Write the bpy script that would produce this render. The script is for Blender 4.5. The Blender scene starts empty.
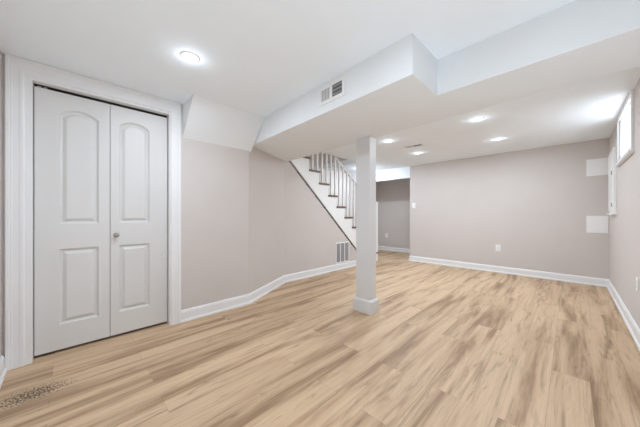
import bpy, bmesh, math, random
from mathutils import Vector, Matrix
random.seed(7)
SC = bpy.context.scene
COL = SC.collection

# ------------------------------------------------------------------ camera, world, light, exposure
CAM_H = 1.07
cam_data = bpy.data.cameras.new('camera')
cam = bpy.data.objects.new('camera', cam_data)
COL.objects.link(cam)
cam.location = (0, 0, CAM_H)
cam.rotation_euler = (math.radians(90), 0, math.radians(45))
cam_data.sensor_width = 36
cam_data.lens = 36 * 250 / 640
cam_data.shift_y = 1.5 / 640
cam_data.clip_start = 0.02
SC.camera = cam

world = bpy.data.worlds.new('daylight')
SC.world = world
world.use_nodes = True
world.node_tree.nodes['Background'].inputs[0].default_value = (0.93, 0.96, 1, 1)
world.node_tree.nodes['Background'].inputs[1].default_value = 5.0

LAMP_W = 18.0
HALO_W = 0.8
LAMP_COL = (0.855, 0.972, 1.10)
WINDOW_W = 34.0
UP_W = 12.5
SC.view_settings.view_transform = 'Standard'
SC.view_settings.look = 'None'
SC.view_settings.gamma = 1
SC.view_settings.use_curve_mapping = False
SC.view_settings.exposure = -0.57
SC.cycles.max_bounces = 14
SC.cycles.diffuse_bounces = 10

# daylight thrown up through the basement window by the bright ground outside
al = bpy.data.lights.new('window_daylight', 'AREA')
al.energy = WINDOW_W
al.shape = 'RECTANGLE'; al.size = 1.3; al.size_y = 0.8
al.color = (0.80, 0.97, 1.13)
alo = bpy.data.objects.new('window_daylight', al); COL.objects.link(alo)
alo.location = (0.98, 3.7, 1.35)
alo.rotation_euler = (Vector((-0.7, 0.12, 0.8))).to_track_quat('-Z', 'Y').to_euler()

# low upward area lights, added out of view to brighten ceiling and soffit
for nm, loc, sx, sy, k, c in (('added_uplight', (-0.35, -0.20, 0.16), 1.3, 0.2, 0.4, (0.90, 0.98, 1.04)),
                              ('added_uplight', (0.29, 0.45, 0.16), 0.2, 0.9, 1.45, (0.82, 0.977, 1.11)),
                              ('added_uplight', (0.31, 1.75, 0.16), 0.14, 1.0, 0.35, (0.78, 0.975, 1.15))):
    dl = bpy.data.lights.new(nm, 'AREA')
    dl.energy = UP_W * k
    dl.shape = 'RECTANGLE'; dl.size = sx; dl.size_y = sy
    dl.color = c
    dlo = bpy.data.objects.new(nm, dl); COL.objects.link(dlo)
    dlo.location = loc
    dlo.rotation_euler = (math.pi, 0, 0)

# unseen area light added at the shaft top to brighten the stairwell
sl = bpy.data.lights.new('stairwell_fill', 'AREA')
sl.energy = 8.0; sl.shape = 'RECTANGLE'; sl.size = 0.7; sl.size_y = 1.4; sl.color = (0.93, 0.98, 1.04)
slo = bpy.data.objects.new('stairwell_fill', sl); COL.objects.link(slo)
slo.location = (-3.75, 3.3, 3.25)

# ------------------------------------------------------------------ materials
def new_mat(name):
    m = bpy.data.materials.new(name); m.use_nodes = True
    nt = m.node_tree
    return m, nt, nt.nodes['Principled BSDF']

def N(nt, kind, **kw):
    n = nt.nodes.new(kind)
    for k, v in kw.items(): setattr(n, k, v)
    return n

def painted(name, col, rough=0.6, bump=0.02, scale=180, var=0.015):
    m, nt, b = new_mat(name)
    tc = N(nt, 'ShaderNodeTexCoord')
    nz = N(nt, 'ShaderNodeTexNoise'); nz.inputs['Scale'].default_value = 2.5; nz.inputs['Detail'].default_value = 4
    nt.links.new(tc.outputs['Object'], nz.inputs['Vector'])
    rp = N(nt, 'ShaderNodeValToRGB')
    rp.color_ramp.elements[0].position = 0.3; rp.color_ramp.elements[1].position = 0.7
    rp.color_ramp.elements[0].color = tuple(c * (1 - var) for c in col) + (1,)
    rp.color_ramp.elements[1].color = tuple(min(1, c * (1 + var)) for c in col) + (1,)
    nt.links.new(nz.outputs['Fac'], rp.inputs['Fac'])
    nt.links.new(rp.outputs['Color'], b.inputs['Base Color'])
    n2 = N(nt, 'ShaderNodeTexNoise'); n2.inputs['Scale'].default_value = scale
    nt.links.new(tc.outputs['Object'], n2.inputs['Vector'])
    bp = N(nt, 'ShaderNodeBump'); bp.inputs['Strength'].default_value = bump; bp.inputs['Distance'].default_value = 0.002
    nt.links.new(n2.outputs['Fac'], bp.inputs['Height'])
    nt.links.new(bp.outputs['Normal'], b.inputs['Normal'])
    b.inputs['Roughness'].default_value = rough
    b.inputs['Specular IOR Level'].default_value = 0.3
    return m

def simple(name, col, rough=0.4, metal=0.0, emit=None):
    m, nt, b = new_mat(name)
    nz = N(nt, 'ShaderNodeTexNoise'); nz.inputs['Scale'].default_value = 60
    mx = N(nt, 'ShaderNodeMapRange')
    mx.inputs['To Min'].default_value = max(0, rough - 0.05); mx.inputs['To Max'].default_value = min(1, rough + 0.05)
    nt.links.new(nz.outputs['Fac'], mx.inputs['Value'])
    nt.links.new(mx.outputs['Result'], b.inputs['Roughness'])
    b.inputs['Base Color'].default_value = tuple(col) + (1,)
    b.inputs['Metallic'].default_value = metal
    if emit:
        b.inputs['Emission Color'].default_value = (1, 0.98, 0.95, 1)
        b.inputs['Emission Strength'].default_value = emit
    return m

M_WALL = painted('greige_wall_paint', (0.598, 0.553, 0.526), 0.75, 0.004)
M_CEIL = painted('white_ceiling_paint', (0.85, 0.90, 0.94), 0.85, 0.004)
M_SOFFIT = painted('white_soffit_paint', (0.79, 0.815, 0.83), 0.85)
M_TRIM = painted('white_trim_paint', (0.775, 0.775, 0.78), 0.35, 0.005)
M_DOOR = painted('white_door_paint', (0.665, 0.66, 0.65), 0.4, 0.01)
M_COLUMN = painted('white_column_paint', (0.68, 0.68, 0.685), 0.4, 0.005)
M_STAIR = painted('white_stair_paint', (0.80, 0.80, 0.79), 0.4, 0.005)
M_PLAST = simple('white_plastic', (0.82, 0.82, 0.81), 0.35)
M_SLOT = simple('dark_slot', (0.03, 0.03, 0.03), 0.6)
M_GRILLE = simple('grey_grille', (0.36, 0.36, 0.365), 0.5)
M_DARKSLAT = simple('dark_duct', (0.12, 0.12, 0.12), 0.6)
M_NICKEL = simple('brushed_nickel', (0.35, 0.34, 0.33), 0.3, 1.0)
M_TRACK = simple('dark_steel_track', (0.04, 0.04, 0.04), 0.5, 0.5)
M_LENS = simple('lit_lens', (1, 1, 1), 0.4, 0, 18.0)

def wood(name, dark=False):
    m, nt, b = new_mat(name)
    tc = N(nt, 'ShaderNodeTexCoord')
    mp = N(nt, 'ShaderNodeMapping'); mp.inputs['Scale'].default_value = (2, 30, 30)
    nt.links.new(tc.outputs['Object'], mp.inputs['Vector'])
    nz = N(nt, 'ShaderNodeTexNoise'); nz.inputs['Detail'].default_value = 4; nz.inputs['Scale'].default_value = 1.5
    nt.links.new(mp.outputs['Vector'], nz.inputs['Vector'])
    rp = N(nt, 'ShaderNodeValToRGB')
    rp.color_ramp.elements[0].color = (0.085, 0.046, 0.026, 1); rp.color_ramp.elements[1].color = (0.20, 0.115, 0.066, 1)
    nt.links.new(nz.outputs['Fac'], rp.inputs['Fac']); nt.links.new(rp.outputs['Color'], b.inputs['Base Color'])
    b.inputs['Roughness'].default_value = 0.4
    return m
M_TREAD = wood('stained_oak')

def floor_material():
    m, nt, b = new_mat('light_oak_plank')
    L = nt.links.new
    def math_(op, a=None, c=None, **k):
        n = N(nt, 'ShaderNodeMath', operation=op)
        for i, v in enumerate((a, c)):
            if v is None: continue
            if isinstance(v, (int, float)): n.inputs[i].default_value = v
            else: L(v, n.inputs[i])
        return n.outputs[0]
    tc = N(nt, 'ShaderNodeTexCoord')
    sp = N(nt, 'ShaderNodeSeparateXYZ'); L(tc.outputs['Object'], sp.inputs[0])
    x, y = sp.outputs['X'], sp.outputs['Y']
    cb = N(nt, 'ShaderNodeCombineXYZ')
    L(math_('ADD', y, 20.0 + 0.36), cb.inputs[0]); L(math_('ADD', x, 18.0 + 0.09), cb.inputs[1])
    br = N(nt, 'ShaderNodeTexBrick')
    br.offset = 0.38; br.offset_frequency = 2; br.squash = 1
    L(cb.outputs[0], br.inputs['Vector'])
    br.inputs['Color1'].default_value = (0, 0, 0, 1); br.inputs['Color2'].default_value = (1, 1, 1, 1)
    br.inputs['Mortar'].default_value = (0.5, 0.5, 0.5, 1)
    br.inputs['Scale'].default_value = 1.0; br.inputs['Mortar Size'].default_value = 0.0011
    br.inputs['Mortar Smooth'].default_value = 0.3
    br.inputs['Brick Width'].default_value = 1.22; br.inputs['Row Height'].default_value = 0.18
    rnd = N(nt, 'ShaderNodeSeparateColor'); L(br.outputs['Color'], rnd.inputs[0]); rv = rnd.outputs[0]
    shift = math_('MULTIPLY', rv, 43.0)
    def noise(sx, sy, detail, dist, rough=0.55, z=0.0, sh=1.0):
        c = N(nt, 'ShaderNodeCombineXYZ')
        L(math_('MULTIPLY', x, sx), c.inputs[0]); L(math_('MULTIPLY', y, sy), c.inputs[1])
        L(math_('ADD', math_('MULTIPLY', shift, sh), z), c.inputs[2])
        n = N(nt, 'ShaderNodeTexNoise')
        n.inputs['Scale'].default_value = 1; n.inputs['Detail'].default_value = detail
        n.inputs['Roughness'].default_value = rough; n.inputs['Distortion'].default_value = dist
        L(c.outputs[0], n.inputs['Vector']); return n.outputs['Fac']
    broad = noise(10.0, 0.75, 4, 0.6, 0.55, 0, 0.02)
    mid = noise(24, 1.2, 5, 0.8, 0.6, 5, 0.05)
    fine = noise(150, 5.0, 3, 0.3, 0.6, 9)
    knots = noise(18, 1.7, 4, 1.8, 0.6, 14)
    lines = noise(8.5, 0.7, 4, 1.1, 0.55, 21, 0.3)
    lmask = noise(6.0, 1.6, 3, 0.8, 0.5, 33)
    def ramp(fac, stops):
        r = N(nt, 'ShaderNodeValToRGB')
        while len(r.color_ramp.elements) < len(stops): r.color_ramp.elements.new(0.5)
        for e, (p, c) in zip(r.color_ramp.elements, stops): e.position = p; e.color = tuple(c) + (1,)
        L(fac, r.inputs[0]); return r.outputs[0]
    def mix(fac, a, c, mode='MIX'):
        n = N(nt, 'ShaderNodeMix', data_type='RGBA', blend_type=mode)
        if isinstance(fac, float): n.inputs[0].default_value = fac
        else: L(fac, n.inputs[0])
        for i, v in ((6, a), (7, c)):
            if isinstance(v, tuple): n.inputs[i].default_value = v + (1,)
            else: L(v, n.inputs[i])
        return n.outputs[2]
    LIGHT, MID, DARK, DEEP = FLOOR_COLS
    base = ramp(broad, [(0.34, DARK), (0.46, MID), (0.57, LIGHT)])
    streak = ramp(mid, [(0.28, (1, 1, 1)), (0.42, (0.12, 0.12, 0.12)), (0.5, (0, 0, 0))])
    c1 = mix(math_('MULTIPLY', streak, 0.75), base, DARK)
    kn = ramp(knots, [(0.28, (1, 1, 1)), (0.37, (0, 0, 0))])
    c2 = mix(math_('MULTIPLY', kn, 0.55), c1, DEEP)
    ln = ramp(math_('ABSOLUTE', math_('SUBTRACT', lines, 0.5)), [(0.0, (1, 1, 1)), (0.012, (0.5, 0.5, 0.5)), (0.035, (0, 0, 0))])
    lm = ramp(lmask, [(0.48, (0, 0, 0)), (0.60, (1, 1, 1))])
    c2 = mix(math_('MULTIPLY', math_('MULTIPLY', ln, lm), 0.4), c2, DEEP)
    fr = ramp(fine, [(0.3, (0.89, 0.875, 0.86)), (0.6, (1.03, 1.03, 1.03))])
    c3 = mix(1.0, c2, fr, 'MULTIPLY')
    tone = ramp(rv, [(0.0, (0.92, 0.915, 0.90)), (1.0, (1.05, 1.05, 1.05))])
    c4 = mix(1.0, c3, tone, 'MULTIPLY')
    c5 = mix(math_('MULTIPLY', br.outputs['Fac'], 0.4), c4, DEEP)
    # scattered dark dirt specks on the boards beside the closet
    dx = math_('DIVIDE', math_('SUBTRACT', x, -2.27), 0.085)
    dy = math_('DIVIDE', math_('SUBTRACT', y, -0.16), 0.17)
    rr = math_('ADD', math_('POWER', math_('ABSOLUTE', dx), 2.0), math_('POWER', math_('ABSOLUTE', dy), 2.0))
    inside = math_('SUBTRACT', 1.0, rr)
    n = N(nt, 'ShaderNodeTexNoise'); n.inputs['Scale'].default_value = 105; n.inputs['Detail'].default_value = 3
    L(tc.outputs['Object'], n.inputs['Vector'])
    sc = math_('ADD', math_('MULTIPLY', math_('MAXIMUM', inside, -1.0), 0.14), n.outputs['Fac'])
    spk = ramp(sc, [(0.57, (0, 0, 0)), (0.63, (1, 1, 1))])
    gate = math_('GREATER_THAN', inside, -0.6)
    c6 = mix(math_('MULTIPLY', math_('MULTIPLY', spk, gate), 0.92), c5, (0.06, 0.045, 0.03))
    L(c6, b.inputs['Base Color'])
    rg = N(nt, 'ShaderNodeMapRange'); rg.inputs['To Min'].default_value = 0.42; rg.inputs['To Max'].default_value = 0.58
    L(fine, rg.inputs['Value']); L(rg.outputs[0], b.inputs['Roughness'])
    b.inputs['Specular IOR Level'].default_value = 0.3
    bp = N(nt, 'ShaderNodeBump'); bp.inputs['Strength'].default_value = 0.15; bp.inputs['Distance'].default_value = 0.001
    hh = math_('SUBTRACT', fine, math_('MULTIPLY', br.outputs['Fac'], 2.0))
    L(hh, bp.inputs['Height']); L(bp.outputs['Normal'], b.inputs['Normal'])
    return m
FLOOR_COLS = ((0.605, 0.438, 0.288), (0.515, 0.36, 0.23), (0.315, 0.205, 0.122), (0.14, 0.086, 0.048))
M_FLOOR = floor_material()

def glass_material():
    m, nt, b = new_mat('frosted_glass')
    out = nt.nodes['Material Output']
    tr = N(nt, 'ShaderNodeBsdfTransparent'); tl = N(nt, 'ShaderNodeBsdfTranslucent')
    tl.inputs['Color'].default_value = (0.95, 0.97, 0.98, 1)
    gl = N(nt, 'ShaderNodeBsdfGlossy'); gl.inputs['Roughness'].default_value = 0.25
    mx = N(nt, 'ShaderNodeMixShader'); mx.inputs[0].default_value = 0.45
    m2 = N(nt, 'ShaderNodeMixShader'); m2.inputs[0].default_value = 0.05
    nt.links.new(tr.outputs[0], mx.inputs[1]); nt.links.new(tl.outputs[0], mx.inputs[2])
    nt.links.new(mx.outputs[0], m2.inputs[1]); nt.links.new(gl.outputs[0], m2.inputs[2])
    nt.links.new(m2.outputs[0], out.inputs[0])
    nt.nodes.remove(b)
    return m
M_GLASS = glass_material()

# ------------------------------------------------------------------ mesh helpers
def box(bm, x0, x1, y0, y1, z0, z1):
    v = [bm.verts.new((x, y, z)) for x in (x0, x1) for y in (y0, y1) for z in (z0, z1)]
    for f in ((0, 1, 3, 2), (4, 6, 7, 5), (0, 4, 5, 1), (2, 3, 7, 6), (0, 2, 6, 4), (1, 5, 7, 3)):
        bm.faces.new([v[i] for i in f])

def prism(bm, pts, axis, a, b):
    """pts 2-D outline: axis x -> (y,z); y -> (x,z); z -> (x,y)"""
    def P(p, t):
        return {'x': (t, p[0], p[1]), 'y': (p[0], t, p[1]), 'z': (p[0], p[1], t)}[axis]
    A = [bm.verts.new(P(p, a)) for p in pts]; B = [bm.verts.new(P(p, b)) for p in pts]
    bm.faces.new(A); bm.faces.new(B[::-1])
    n = len(pts)
    for i in range(n):
        j = (i + 1) % n
        bm.faces.new([A[i], B[i], B[j], A[j]])

def lathe(bm, prof, M=Matrix(), seg=28):
    rings = []
    for r, z in prof:
        if r < 1e-6: rings.append([bm.verts.new(M @ Vector((0, 0, z)))])
        else: rings.append([bm.verts.new(M @ Vector((r * math.cos(2 * math.pi * i / seg), r * math.sin(2 * math.pi * i / seg), z))) for i in range(seg)])
    for a, b in zip(rings, rings[1:]):
        for i in range(seg):
            j = (i + 1) % seg
            if len(a) == 1 and len(b) == 1: continue
            if len(a) == 1: bm.faces.new([a[0], b[j], b[i]])
            elif len(b) == 1: bm.faces.new([a[i], a[j], b[0]])
            else: bm.faces.new([a[i], a[j], b[j], b[i]])

def obj(name, bm, mat, parent=None, bevel=0.0, smooth=False):
    bmesh.ops.recalc_face_normals(bm, faces=bm.faces[:])
    me = bpy.data.meshes.new(name)
    if smooth:
        for f in bm.faces: f.smooth = True
    bm.to_mesh(me); bm.free()
    me.materials.append(mat)
    o = bpy.data.objects.new(name, me); COL.objects.link(o)
    if parent: o.parent = parent
    if bevel:
        md = o.modifiers.new('bevel', 'BEVEL'); md.width = bevel; md.segments = 2; md.limit_method = 'ANGLE'; md.angle_limit = 0.6
    return o

def boxes(name, mat, lst, parent=None, bevel=0.0):
    bm = bmesh.new()
    for b in lst: box(bm, *b)
    return obj(name, bm, mat, parent, bevel)

def tag(o, label, cat=None, group=None, kind=None):
    o['label'] = label
    if cat: o['category'] = cat
    if group: o['group'] = group
    if kind: o['kind'] = kind
    return o

def struct(o, label, cat):
    return tag(o, label, cat, None, 'structure')

def thing(name, label, cat, loc=(0, 0, 0), rot=(0, 0, 0), group=None):
    o = bpy.data.objects.new(name, None); COL.objects.link(o)
    o.empty_display_size = 0.1
    o.location = loc; o.rotation_euler = rot
    return tag(o, label, cat, group)

# ------------------------------------------------------------------ dimensions
XL, XR = -2.75, 0.412            # closet wall and window wall
YN, YB = -0.33, 5.65            # wall beside the closet and far wall
XS = -3.20                      # wall under the stairs
XF = -4.30                      # far side of the stairwell
YA = 6.75                       # back of the alcove
ZN, ZF, ZS = 2.178, 2.215, 1.926  # near ceiling, far ceiling, soffit underside
TOP = 2.32

# ------------------------------------------------------------------ room shell
struct(boxes('floor', M_FLOOR, [(-4.5, 0.6, -0.5, 6.95, -0.1, 0)]), 'light oak plank floor with brown grain streaks', 'floor')

# ceiling with the stair opening left out
struct(boxes('ceiling', M_CEIL, [
    (-4.5, 0.6, -0.5, 2.1, ZN, TOP),
    (-4.5, 0.6, 2.1, 2.47, ZF, TOP),
    (-3.25, 0.6, 2.47, 4.45, ZF, TOP),
    (-4.5, 0.6, 4.45, 6.95, ZF, TOP)]), 'flat white ceiling', 'ceiling')

bm = bmesh.new()
prism(bm, [(0.45, 1.835), (0.45, 2.305), (-3.25, 2.465), (-3.25, 1.602), (-2.66, 1.572), (-0.676, 1.471), (-0.67, 1.859)], 'z', ZS, TOP - 0.02)
struct(obj('ceiling_soffit', bm, M_SOFFIT), 'white boxed soffit dropping below the ceiling across the room', 'soffit')

bm = bmesh.new()
prism(bm, [(XL - 0.02, 1.845 - 0.012), (XL, 1.845), (-2.43, ZN), (-2.43, ZN + 0.03), (XL - 0.02, ZN + 0.03)], 'y', 0.80, 1.56)
struct(obj('ceiling_slope', bm, M_SOFFIT), 'white slanted bulkhead between ceiling and wall beside the closet', 'bulkhead')

# closet wall with its opening
OY0, OY1, OZ = -0.20, 0.69, 2.06
struct(boxes('wall_left', M_WALL, [
    (XL - 0.11, XL, YN - 0.1, OY0, 0, ZN), (XL - 0.11, XL, OY1, 1.53, 0, ZN), (XL - 0.11, XL, OY0, OY1, OZ, ZN)]),
    'greige wall holding the closet door', 'wall')
struct(boxes('wall_closet', M_WALL, [
    (-3.45, -3.38, YN - 0.1, 1.1, 0, ZN), (-3.38, XL - 0.11, 1.0, 1.1, 0, ZN), (-3.38, XL - 0.11, YN - 0.1, YN, 0, ZN)]),
    'inside of the closet behind the bifold door', 'wall')
bm = bmesh.new()
prism(bm, [(XL, 1.53), (XS, 2.39), (XS - 0.1, 2.39), (XS - 0.1, 2.2), (XL - 0.11, 1.45)], 'z', 0, ZF)
struct(obj('wall_angle', bm, M_WALL), 'short greige wall set at an angle between closet and stairs', 'wall')

def zbot(Y): return 1.575 - 0.905 * (Y - 2.94)
YE = 2.94 + 1.575 / 0.905
bm = bmesh.new()
prism(bm, [(2.385, 0), (YE - 0.05, 0), (2.385, zbot(2.385) - 0.045)], 'x', XS - 0.10, XS)
struct(obj('wall_stairs', bm, M_WALL), 'greige triangular wall under the stair stringer', 'wall')
# stairwell: far side wall and the shaft above the ceiling
struct(boxes('wall_stairwell', M_WALL, [
    (XF - 0.1, XF, 1.9, YA + 0.1, 0, 3.3),
    (XF, -3.25, 2.35, 2.47, TOP, 3.3), (XF, -3.25, 4.45, 4.55, TOP, 3.3), (-3.25, -3.17, 2.35, 4.55, TOP, 3.3),
    (XF, -3.3, 1.9, 2.0, 0, ZF), (XF - 0.1, -3.17, 2.35, 4.55, 3.3, 3.4)]), 'pale wall on the far side of the stairs', 'wall')
struct(boxes('wall_back', M_WALL, [(-2.66, XR + 0.1, YB, YB + 0.12, 0, ZF), (-2.66, -2.56, YB + 0.12, YA + 0.1, 0, ZF)]),
       'long greige far wall', 'wall')
struct(boxes('wall_alcove', M_WALL, [(XF - 0.1, -2.66, YA, YA + 0.1, 0, ZF)]), 'greige back wall of the alcove beyond the stairs', 'wall')
struct(boxes('ceiling_header', M_CEIL, [(XF, -2.66, YB + 0.005, YB + 0.115, 1.95, ZF)]), 'white header over the alcove opening', 'header')
WY0, WY1, WZ0, WZ1 = 3.68, 4.55, 1.695, 2.185
struct(boxes('wall_right', M_WALL, [
    (XR, XR + 0.14, YN - 0.1, WY0, 0, ZF), (XR, XR + 0.14, WY1, YB + 0.1, 0, ZF),
    (XR, XR + 0.14, WY0, WY1, 0, WZ0), (XR, XR + 0.14, WY0, WY1, WZ1, ZF)]), 'greige wall with the small high window', 'wall')
struct(boxes('wall_near', M_WALL, [(XL, XR, YN - 0.1, YN, 0, ZN)]), 'greige wall meeting the closet casing', 'wall')

# baseboards
BB = [(0, 0), (0.026, 0), (0.026, 0.012), (0.022, 0.020), (0.015, 0.024), (0.015, 0.092), (0.012, 0.100), (0.012, 0.106), (0.006, 0.115), (0, 0.117)]
def baseboard(name, label, p, q, m0=0.0, m1=0.0):
    """profile swept from p to q; m0/m1 lengthen (mitre) the outer edge at each end"""
    d = (Vector(q) - Vector(p)).normalized(); n = Vector((-d.y, d.x))
    bm = bmesh.new(); A = []; B = []
    for t, z in BB:
        a = Vector(p) + n * t - d * (m0 * t); c = Vector(q) + n * t + d * (m1 * t)
        A.append(bm.verts.new((a.x, a.y, z))); B.append(bm.verts.new((c.x, c.y, z)))
    bm.faces.new(A); bm.faces.new(B[::-1])
    for i in range(len(BB)):
        j = (i + 1) % len(BB); bm.faces.new([A[i], A[j], B[j], B[i]])
    return struct(obj(name, bm, M_TRIM), label, 'baseboard')
k1 = math.tan(0.5 * math.atan2(0.45, 0.86))
baseboard('baseboard_left', 'white baseboard right of the closet casing', (XL, 1.53), (XL, 0.78), k1, 0)
baseboard('baseboard_angle', 'white baseboard along the short angled wall', (XS, 2.39), (XL, 1.53), -k1, k1)
baseboard('baseboard_stairs', 'white baseboard under the stair wall grille', (XS, YE - 0.1), (XS, 2.39), 0, -k1)
baseboard('baseboard_back', 'white baseboard along the long far wall', (XR, YB), (-2.66, YB), -1, 1)
baseboard('baseboard_corner', 'white baseboard return at the alcove corner', (-2.66, YB), (-2.66, YB + 0.12), 1, 0)
baseboard('baseboard_alcove', 'white baseboard at the back of the alcove', (-2.66, YA), (XF, YA), -1, 0)
baseboard('baseboard_right', 'white baseboard along the window wall', (XR, YN), (XR, YB), -1, -1)
baseboard('baseboard_near', 'white baseboard at the wall meeting the closet casing', (XL + 0.02, YN), (XR, YN), 0, -1)

# closet casing: stepped profile on three sides plus jambs
def casing():
    bm = bmesh.new()
    # (distance in from the outer edge, thickness): rounded back band, then a gently stepped flat
    prof = [(0, 0), (0, 0.017), (0.003, 0.020), (0.018, 0.020), (0.022, 0.0165), (0.030, 0.0165), (0.033, 0.0145), (0.062, 0.0125),
            (0.066, 0.0140), (0.080, 0.0140), (0.086, 0.0110), (0.090, 0.0060), (0.090, 0)]
    zt, sc = ZN - 0.001, 1.24
    cols = []
    for w, t in prof:
        path = [(-0.316 + w, 0), (-0.316 + w, zt - w * sc), (0.780 - w, zt - w * sc), (0.780 - w, 0)]
        cols.append([bm.verts.new((XL + t, p[0], p[1])) for p in path])
    n = len(cols)
    for i in range(n):
        j = (i + 1) % n
        for k in range(3): bm.faces.new([cols[i][k], cols[j][k], cols[j][k + 1], cols[i][k + 1]])
    bm.faces.new([c[0] for c in cols]); bm.faces.new([c[3] for c in cols])
    # jambs
    box(bm, XL - 0.11, XL + 0.003, -0.2265, -0.192, 0, 2.048)
    box(bm, XL - 0.11, XL + 0.003, 0.682, 0.6905, 0, 2.048)
    box(bm, XL - 0.11, XL + 0.0028, -0.2265, 0.6905, 2.048, 2.068)
    return obj('trim_1', bm, M_TRIM)
struct(casing(), 'white fluted casing around the closet opening', 'door casing')

# ------------------------------------------------------------------ closet bifold door
def outline(y0, y1, z0, z1, rise, i, n=14):
    a, b, c, d = y0 + i, y1 - i, z0 + i, z1 - i
    pts = [(a, c), (b, c)]
    if rise:
        mid, hw = 0.5 * (a + b), 0.5 * (b - a)
        for k in range(n + 1):
            t = 1 - 2 * k / n
            pts.append((mid + hw * t, d + rise * (1 - t * t) ** 0.85))
    else:
        pts += [(b, d), (a, d)]
    return pts
DX = XL - 0.06
def leaf(name, label, y0, y1, py0, py1):
    z0, z1 = 0.022, 2.026
    panels = [(py0, py1, 0.215, 0.805, 0), (py0, py1, 1.00, 1.862, 0.048)]
    bm = bmesh.new()
    edges = []
    def loop(pts, x):
        vs = [bm.verts.new((x, p[0], p[1])) for p in pts]
        return vs, [bm.edges.new((vs[i], vs[(i + 1) % len(vs)])) for i in range(len(vs))]
    rect = [(y0, z0), (y1, z0), (y1, z1), (y0, z1)]
    R, e = loop(rect, DX); edges += e
    for p in panels:
        _, e = loop(outline(*p, 0), DX); edges += e
    bmesh.ops.triangle_fill(bm, edges=edges, use_beauty=True)
    R2 = [bm.verts.new((DX - 0.035, p[0], p[1])) for p in rect]
    for i in range(4):
        j = (i + 1) % 4; bm.faces.new([R[i], R[j], R2[j], R2[i]])
    bm.faces.new(R2[::-1])
    lf = struct(obj(name, bm, M_DOOR), label, 'door')
    for p in panels:
        bm = bmesh.new()
        rings = []
        for ins, dep in ((0, 0), (0.003, 0.003), (0.011, 0.015), (0.019, 0.017), (0.026, 0.013), (0.041, 0.003), (0.046, 0.0025)):
            rings.append([bm.verts.new((DX - dep, q[0], q[1])) for q in outline(*p, ins)])
        for a, b in zip(rings, rings[1:]):
            n = len(a)
            for i in range(n):
                j = (i + 1) % n; bm.faces.new([a[i], a[j], b[j], b[i]])
        bm.faces.new(rings[-1])
        o = obj('raised_panel', bm, M_DOOR, lf)
        o['label'] = 'arched upper raised panel' if p[4] else 'rectangular lower raised panel'
    return lf
leaf('door_1', 'white closet bifold leaf next to the corner, without a knob', -0.187, 0.243, -0.060, 0.172)
dr = leaf('door_2', 'white closet bifold leaf with the small metal knob', 0.247, 0.677, 0.306, 0.533)
bm = bmesh.new()
lathe(bm, [(0, 0), (0.010, 0), (0.0085, 0.004), (0.0055, 0.010), (0.0065, 0.016), (0.0125, 0.021), (0.0145, 0.026), (0.0125, 0.031), (0.006, 0.034), (0, 0.0345)],
      Matrix.Translation((DX, 0.284, 0.896)) @ Matrix.Rotation(math.pi / 2, 4, 'Y') @ Matrix.Scale(1.4, 4))
k = obj('knob', bm, M_NICKEL, dr, 0, True); k['label'] = 'small round dark nickel knob'
tr = thing('bifold_track', 'dark steel track above the closet bifold doors', 'track', (XL - 0.08, 0.245, 2.048))
boxes('rail', M_TRACK, [(-0.018, -0.012, -0.433, 0.433, -0.016, 0), (0.012, 0.016, -0.433, 0.433, -0.008, 0), (-0.018, 0.016, -0.433, 0.433, -0.003, 0)], tr)
boxes('pivot_bracket', M_NICKEL, [(-0.012, 0.0155, -0.418, -0.398, -0.022, -0.003), (-0.012, 0.0155, -0.388, -0.368, -0.022, -0.003)], tr, 0.002)

# ------------------------------------------------------------------ support column
col = thing('support_column', 'square white boxed support column standing under the soffit', 'column', (-1.615, 2.345, 0))
boxes('shaft', M_COLUMN, [(-0.09, 0.09, -0.065, 0.062, 0.0, ZS)], col, 0.003)
bm = bmesh.new()
def ring(hx0, hx1, hy0, hy1, z): return [bm.verts.new(p) for p in ((hx0, hy0, z), (hx1, hy0, z), (hx1, hy1, z), (hx0, hy1, z))]
rs = [ring(-0.115, 0.115, -0.085, 0.085, 0), ring(-0.115, 0.115, -0.085, 0.085, 0.132), ring(-0.107, 0.107, -0.078, 0.078, 0.139), ring(-0.103, 0.103, -0.074, 0.074, 0.142), ring(-0.0915, 0.0915, -0.0665, 0.0635, 0.150)]
bm.faces.new(rs[0]); bm.faces.new(rs[-1])
for a, b in zip(rs, rs[1:]):
    for i in range(4): bm.faces.new([a[i], a[(i + 1) % 4], b[(i + 1) % 4], b[i]])
obj('base', bm, M_COLUMN, col, 0.002)

# ------------------------------------------------------------------ staircase
RISE, RUN, NS = 0.2066, 0.24, 12
def noseY(k): return 4.14 + RUN * (5 - k)
st = thing('staircase', 'straight white staircase with brown treads rising behind the column', 'staircase', (XS, 4.9, 0))
def local(bm):
    bmesh.ops.translate(bm, verts=bm.verts[:], vec=(-XS, -4.9, 0)); return bm
bm = bmesh.new()
pts = [(YE, 0.0)]
for k in range(1, NS):
    r = noseY(k) - 0.025
    pts += [(r, RISE * (k - 1) - (0.032 if k > 1 else 0)), (r, RISE * k - 0.032)]
pts.append((2.40, RISE * (NS - 1) - 0.032)); pts.append((2.40, zbot(2.40)))
prism(bm, pts, 'x', XS - 0.02, XS + 0.02)
obj('stringer', local(bm), M_STAIR, st)
bm = bmesh.new()
prism(bm, [(2.40, zbot(2.40)), (YE, 0.0), (YE - 0.012, 0.0), (2.40, zbot(2.40) - 0.012)], 'x', XS - 0.01, XS + 0.023)
o = obj('stringer_moulding', local(bm), M_TRIM, st)
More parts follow.
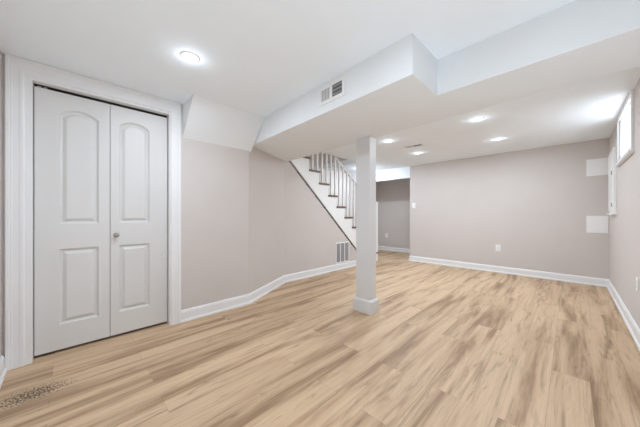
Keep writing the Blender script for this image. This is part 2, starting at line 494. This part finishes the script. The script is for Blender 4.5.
for k in range(1, NS + 1):
    z = RISE * k; y1 = noseY(k); y0 = y1 - RUN - 0.03
    bm = bmesh.new(); box(bm, XF + 0.002, XS + 0.04, y0, y1, z - 0.032, z)
    obj('tread', local(bm), M_TREAD, st, 0.006)
    bm = bmesh.new(); box(bm, XF + 0.002, XS - 0.021, y1 - 0.045, y1 - 0.025, RISE * (k - 1), z - 0.032)
    obj('riser', local(bm), M_STAIR, st)
def railz(Y): return 1.78 - 0.643 * (Y - 4.22)
XB = XS - 0.005
for k in range(1, 10):
    for dy in (0.045, 0.165):
        y = noseY(k) - dy
        if y > 4.98: continue
        top = min(railz(y) - 0.01, ZF)
        bm = bmesh.new(); box(bm, XB - 0.016, XB + 0.016, y - 0.016, y + 0.016, RISE * k, top)
        obj('baluster', local(bm), M_STAIR, st, 0.003)
bm = bmesh.new()
ya, yb = 4.22 - (ZF - 1.78 - 0.0) / 0.643, 5.03
prism(bm, [(ya + 0.06, railz(ya + 0.06) - 0.022), (yb, railz(yb) - 0.022), (yb, railz(yb) + 0.026), (ya + 0.06, railz(ya + 0.06) + 0.026)], 'x', XB - 0.024, XB + 0.024)
obj('handrail', local(bm), M_STAIR, st, 0.008)
bm = bmesh.new()
box(bm, XB - 0.043, XB + 0.043, 4.985, 5.075, 0, 1.34); box(bm, XB - 0.05, XB + 0.05, 4.978, 5.082, 1.34, 1.362)
box(bm, XB - 0.036, XB + 0.036, 4.992, 5.068, 1.362, 1.376)
obj('newel_post', local(bm), M_STAIR, st, 0.004)

# ------------------------------------------------------------------ window
win = thing('window_1', 'small high basement window glowing with daylight on the window wall', 'window', (XR, 4.0, 1.95))
win['kind'] = 'structure'
def frame_boxes(x0, x1, a, b, c, d, w):
    return [(x0, x1, a, b, c, c + w), (x0, x1, a, b, d - w, d), (x0, x1, a, a + w, c + w, d - w), (x0, x1, b - w, b, c + w, d - w)]
def rel(lst, o): return [(a - o[0], b - o[0], c - o[1], d - o[1], e - o[2], f - o[2]) for a, b, c, d, e, f in lst]
wo = (XR, 4.0, 1.95)
boxes('window_frame', M_TRIM, rel(frame_boxes(XR - 0.018, XR, 3.62, 4.60, 1.655, 2.212, 0.048), wo), win, 0.004)
boxes('window_sill', M_TRIM, rel([(XR - 0.035, XR, 3.61, 4.61, 1.64, 1.663)], wo), win, 0.004)
boxes('sash', M_TRIM, rel(frame_boxes(XR + 0.002, XR + 0.03, WY0, WY1, WZ0, WZ1, 0.022), wo), win, 0.003)
boxes('pane', M_GLASS, rel([(XR + 0.012, XR + 0.016, WY0 + 0.022, WY1 - 0.022, WZ0 + 0.022, WZ1 - 0.022)], wo), win)

# ------------------------------------------------------------------ recessed lights
lamp_data = bpy.data.lights.new('lamp_glow', 'POINT')
lamp_data.energy = HALO_W; lamp_data.shadow_soft_size = 0.03; lamp_data.color = LAMP_COL
beam_data = bpy.data.lights.new('lamp_beam', 'AREA')
beam_data.energy = LAMP_W; beam_data.shape = 'DISK'; beam_data.size = 0.085; beam_data.color = LAMP_COL
def downlight(x, y, zc, label, boost=1.0, glow=0):
    t = thing('recessed_light', label, 'ceiling light', (x, y, zc), (0, 0, 0), 'recessed ceiling lights')
    bm = bmesh.new()
    lathe(bm, [(0.046, -0.002), (0.048, -0.006), (0.056, -0.006), (0.062, -0.003), (0.063, 0.0), (0.046, 0.0), (0.046, -0.002)])
    obj('trim_ring', bm, M_PLAST, t, 0, True)
    bm = bmesh.new()
    lathe(bm, [(0.0, -0.012), (0.022, -0.011), (0.038, -0.008), (0.0475, -0.004), (0.0475, -0.0005), (0, -0.0005)])
    o = obj('lens', bm, M_LENS, t, 0, True); o['label'] = 'glowing lens'
    l = bpy.data.objects.new('lamp_glow', lamp_data); COL.objects.link(l)
    l.parent = t; l.location = (0, 0, -0.04)
    bd = beam_data
    if boost != 1.0: bd = beam_data.copy(); bd.energy = LAMP_W * boost
    b = bpy.data.objects.new('lamp_beam', bd); COL.objects.link(b)
    b.parent = t; b.location = (0, 0, -0.016)
    if glow: l.data = lamp_data.copy(); l.data.energy = glow
    return t
downlight(-1.884, 0.595, ZN, 'recessed ceiling light in front of the closet')
downlight(-0.776, 3.44, ZF, 'large-looking recessed light just beyond the soffit, towards the window')
downlight(-0.767, 4.56, ZF, 'recessed ceiling light nearest the far wall on the window side')
downlight(-1.99, 3.48, ZF, 'recessed ceiling light beside the column top')
downlight(-1.985, 4.54, ZF, 'recessed ceiling light just behind the slotted ceiling vent')
downlight(-3.52, 5.10, ZF, 'recessed ceiling light over the foot of the stairs, behind the column', 1.0, 24.0)
downlight(-0.35, 0.60, ZN, 'added unseen recessed light on the near ceiling towards the window wall')  # extra downlight out of view, added to brighten the near room

# ------------------------------------------------------------------ vents
def louvre_vent(name, label, cat, w, h, openings, loc, rot, slats, fin_mats):
    """plate in local XZ, facing -Y; openings = list of (x0,x1,z0,z1)"""
    t = thing(name, label, cat, loc, rot)
    xs = sorted({-w / 2, w / 2} | {v for o in openings for v in o[:2]})
    bm = bmesh.new(); z0, z1 = openings[0][2], openings[0][3]
    box(bm, -w / 2, w / 2, -0.007, 0, -h / 2, z0); box(bm, -w / 2, w / 2, -0.007, 0, z1, h / 2)
    prev = -w / 2
    for o in openings:
        box(bm, prev, o[0], -0.007, 0, z0, z1); prev = o[1]
    box(bm, prev, w / 2, -0.007, 0, z0, z1)
    obj('frame', bm, M_PLAST, t, 0.0015)
    for (a, b, c, d), (n, vert, ang, fm, bmx) in zip(openings, slats):
        boxes('duct_opening', bmx, [(a, b, -0.0012, -0.0002, c, d)], t)
        bm = bmesh.new()
        for i in range(n):
            f = (i + 0.5) / n
            if vert:
                xc = a + (b - a) * f; r = (b - a) / n * 0.42
                prism(bm, [(xc - r, -0.0015), (xc - r + 0.0012, -0.0015), (xc + r, -0.006), (xc + r - 0.0012, -0.006)], 'z', c, d)
            else:
                zc = c + (d - c) * f; r = (d - c) / n * ang
                prism(bm, [(-0.0015, zc - r), (-0.0015, zc - r + 0.002), (-0.006, zc + r), (-0.006, zc + r - 0.002)], 'x', a, b)
        obj('louvres', bm, fm, t)
    return t
ang = math.atan2(1.471 - 1.572, -0.676 + 2.66)
xv = -1.375; yv = 1.471 + (xv + 0.676) * math.tan(ang)
louvre_vent('air_vent', 'white two-part air register on the front of the soffit', 'vent', 0.30, 0.152,
            [(-0.122, -0.012, -0.048, 0.048), (0.012, 0.122, -0.048, 0.048)], (xv, yv, 2.073), (0, 0, ang),
            [(6, True, 0.4, M_PLAST, M_GRILLE), (3, False, 0.10, M_GRILLE, M_DARKSLAT)], None)
louvre_vent('ceiling_vent', 'thin white slotted register in the ceiling beyond the soffit', 'vent', 0.32, 0.13,
            [(-0.14, -0.006, -0.042, 0.042), (0.006, 0.14, -0.042, 0.042)], (-1.84, 4.02, ZF), (math.radians(90), 0, 0),
            [(6, True, 0.4, M_PLAST, M_GRILLE), (4, False, 0.08, M_GRILLE, M_SLOT)], None)
louvre_vent('return_grille', 'grey return air grille low on the wall under the stairs', 'vent', 0.41, 0.41,
            [(-0.185, -0.072, -0.182, 0.182), (-0.055, 0.055, -0.182, 0.182), (0.072, 0.185, -0.182, 0.182)], (XS + 0.001, 3.83, 0.33), (0, 0, math.radians(90)),
            [(16, True, 0.2, M_GRILLE, M_DARKSLAT)] * 3, None)

# ------------------------------------------------------------------ outlets, switch, panels
def plate(t, w=0.075, h=0.12):
    boxes('cover_plate', M_PLAST, [(-w / 2, w / 2, -0.006, 0, -h / 2, h / 2)], t, 0.002)
    bm = bmesh.new()
    for z in (0,):
        lathe(bm, [(0.003, 0.006), (0.003, 0.0068), (0, 0.007)], Matrix.Translation((0, 0, z if t['category'] == 'outlet' else -0.032)) @ Matrix.Rotation(math.pi / 2, 4, 'X'), 10)
    obj('screw', bm, M_NICKEL, t)
def outlet(label, loc, rz, s=1.0):
    t = thing('wall_outlet', label, 'outlet', loc, (0, 0, rz), 'wall outlets')
    plate(t, 0.075 * s, 0.12 * s)
    for zc in (-0.0195 * s, 0.0195 * s):
        r = boxes('receptacle', M_PLAST, [(-0.017 * s, 0.017 * s, -0.009, -0.006, zc - 0.014 * s, zc + 0.014 * s)], t, 0.002)
        boxes('slot', M_SLOT, [(-0.008, -0.0055, -0.0093, -0.0088, zc - 0.004, zc + 0.006), (0.0055, 0.008, -0.0093, -0.0088, zc - 0.003, zc + 0.006),
                               (-0.002, 0.002, -0.0093, -0.0088, zc - 0.011, zc - 0.007)], r)
    return t
outlet('white double wall outlet low in the middle of the long far wall', (-0.95, YB, 0.455), 0)
outlet('white wall outlet inside the alcove beyond the stairs', (-3.91, YA, 0.45), 0)
outlet('white wall outlet low on the window wall at the photo edge', (XR, 3.45, 0.475), math.radians(-90))
sw = thing('light_switch', 'white light switch on the far wall by the alcove corner', 'light switch', (-2.567, YB, 1.29))
plate(sw, 0.08, 0.125)
boxes('toggle', M_PLAST, [(-0.005, 0.005, -0.016, -0.006, -0.004, 0.012)], sw, 0.0015)

def access_panel(label, z0, z1):
    t = thing('access_panel', label, 'access panel', (0.291, YB, (z0 + z1) / 2), (0, 0, 0), 'access panels')
    h = (z1 - z0) / 2
    boxes('panel_frame', M_PLAST, frame_boxes(-0.115, 0.115, 0, 0, 0, 0, 0) and [
        (-0.112, 0.112, -0.008, 0, -h, -h + 0.018), (-0.112, 0.112, -0.008, 0, h - 0.018, h),
        (-0.112, -0.094, -0.008, 0, -h + 0.018, h - 0.018), (0.094, 0.112, -0.008, 0, -h + 0.018, h - 0.018)], t, 0.002)
    boxes('panel_door', M_PLAST, [(-0.0935, 0.0935, -0.0075, 0, -h + 0.0185, h - 0.0185)], t, 0.002)
access_panel('upper of two white access panels in the far corner', 1.668, 1.922)
access_panel('lower of two white access panels in the far corner', 0.797, 1.056)

ep = thing('electrical_panel', 'narrow white panel box with latches on the window wall near the corner', 'panel box', (XR, 5.12, 1.51))
boxes('housing', M_PLAST, [(-0.022, 0, -0.26, 0.26, -0.42, 0.42)], ep, 0.003)
boxes('panel_door', M_PLAST, [(-0.032, -0.022, -0.235, 0.235, -0.39, 0.39)], ep, 0.003)
boxes('ledge', M_PLAST, [(-0.045, 0, -0.27, 0.27, -0.435, -0.42)], ep, 0.002)
for z in (-0.31, 0.10):
    boxes('latch', M_NICKEL, [(-0.040, -0.032, -0.225, -0.19, z - 0.025, z + 0.025)], ep, 0.002)
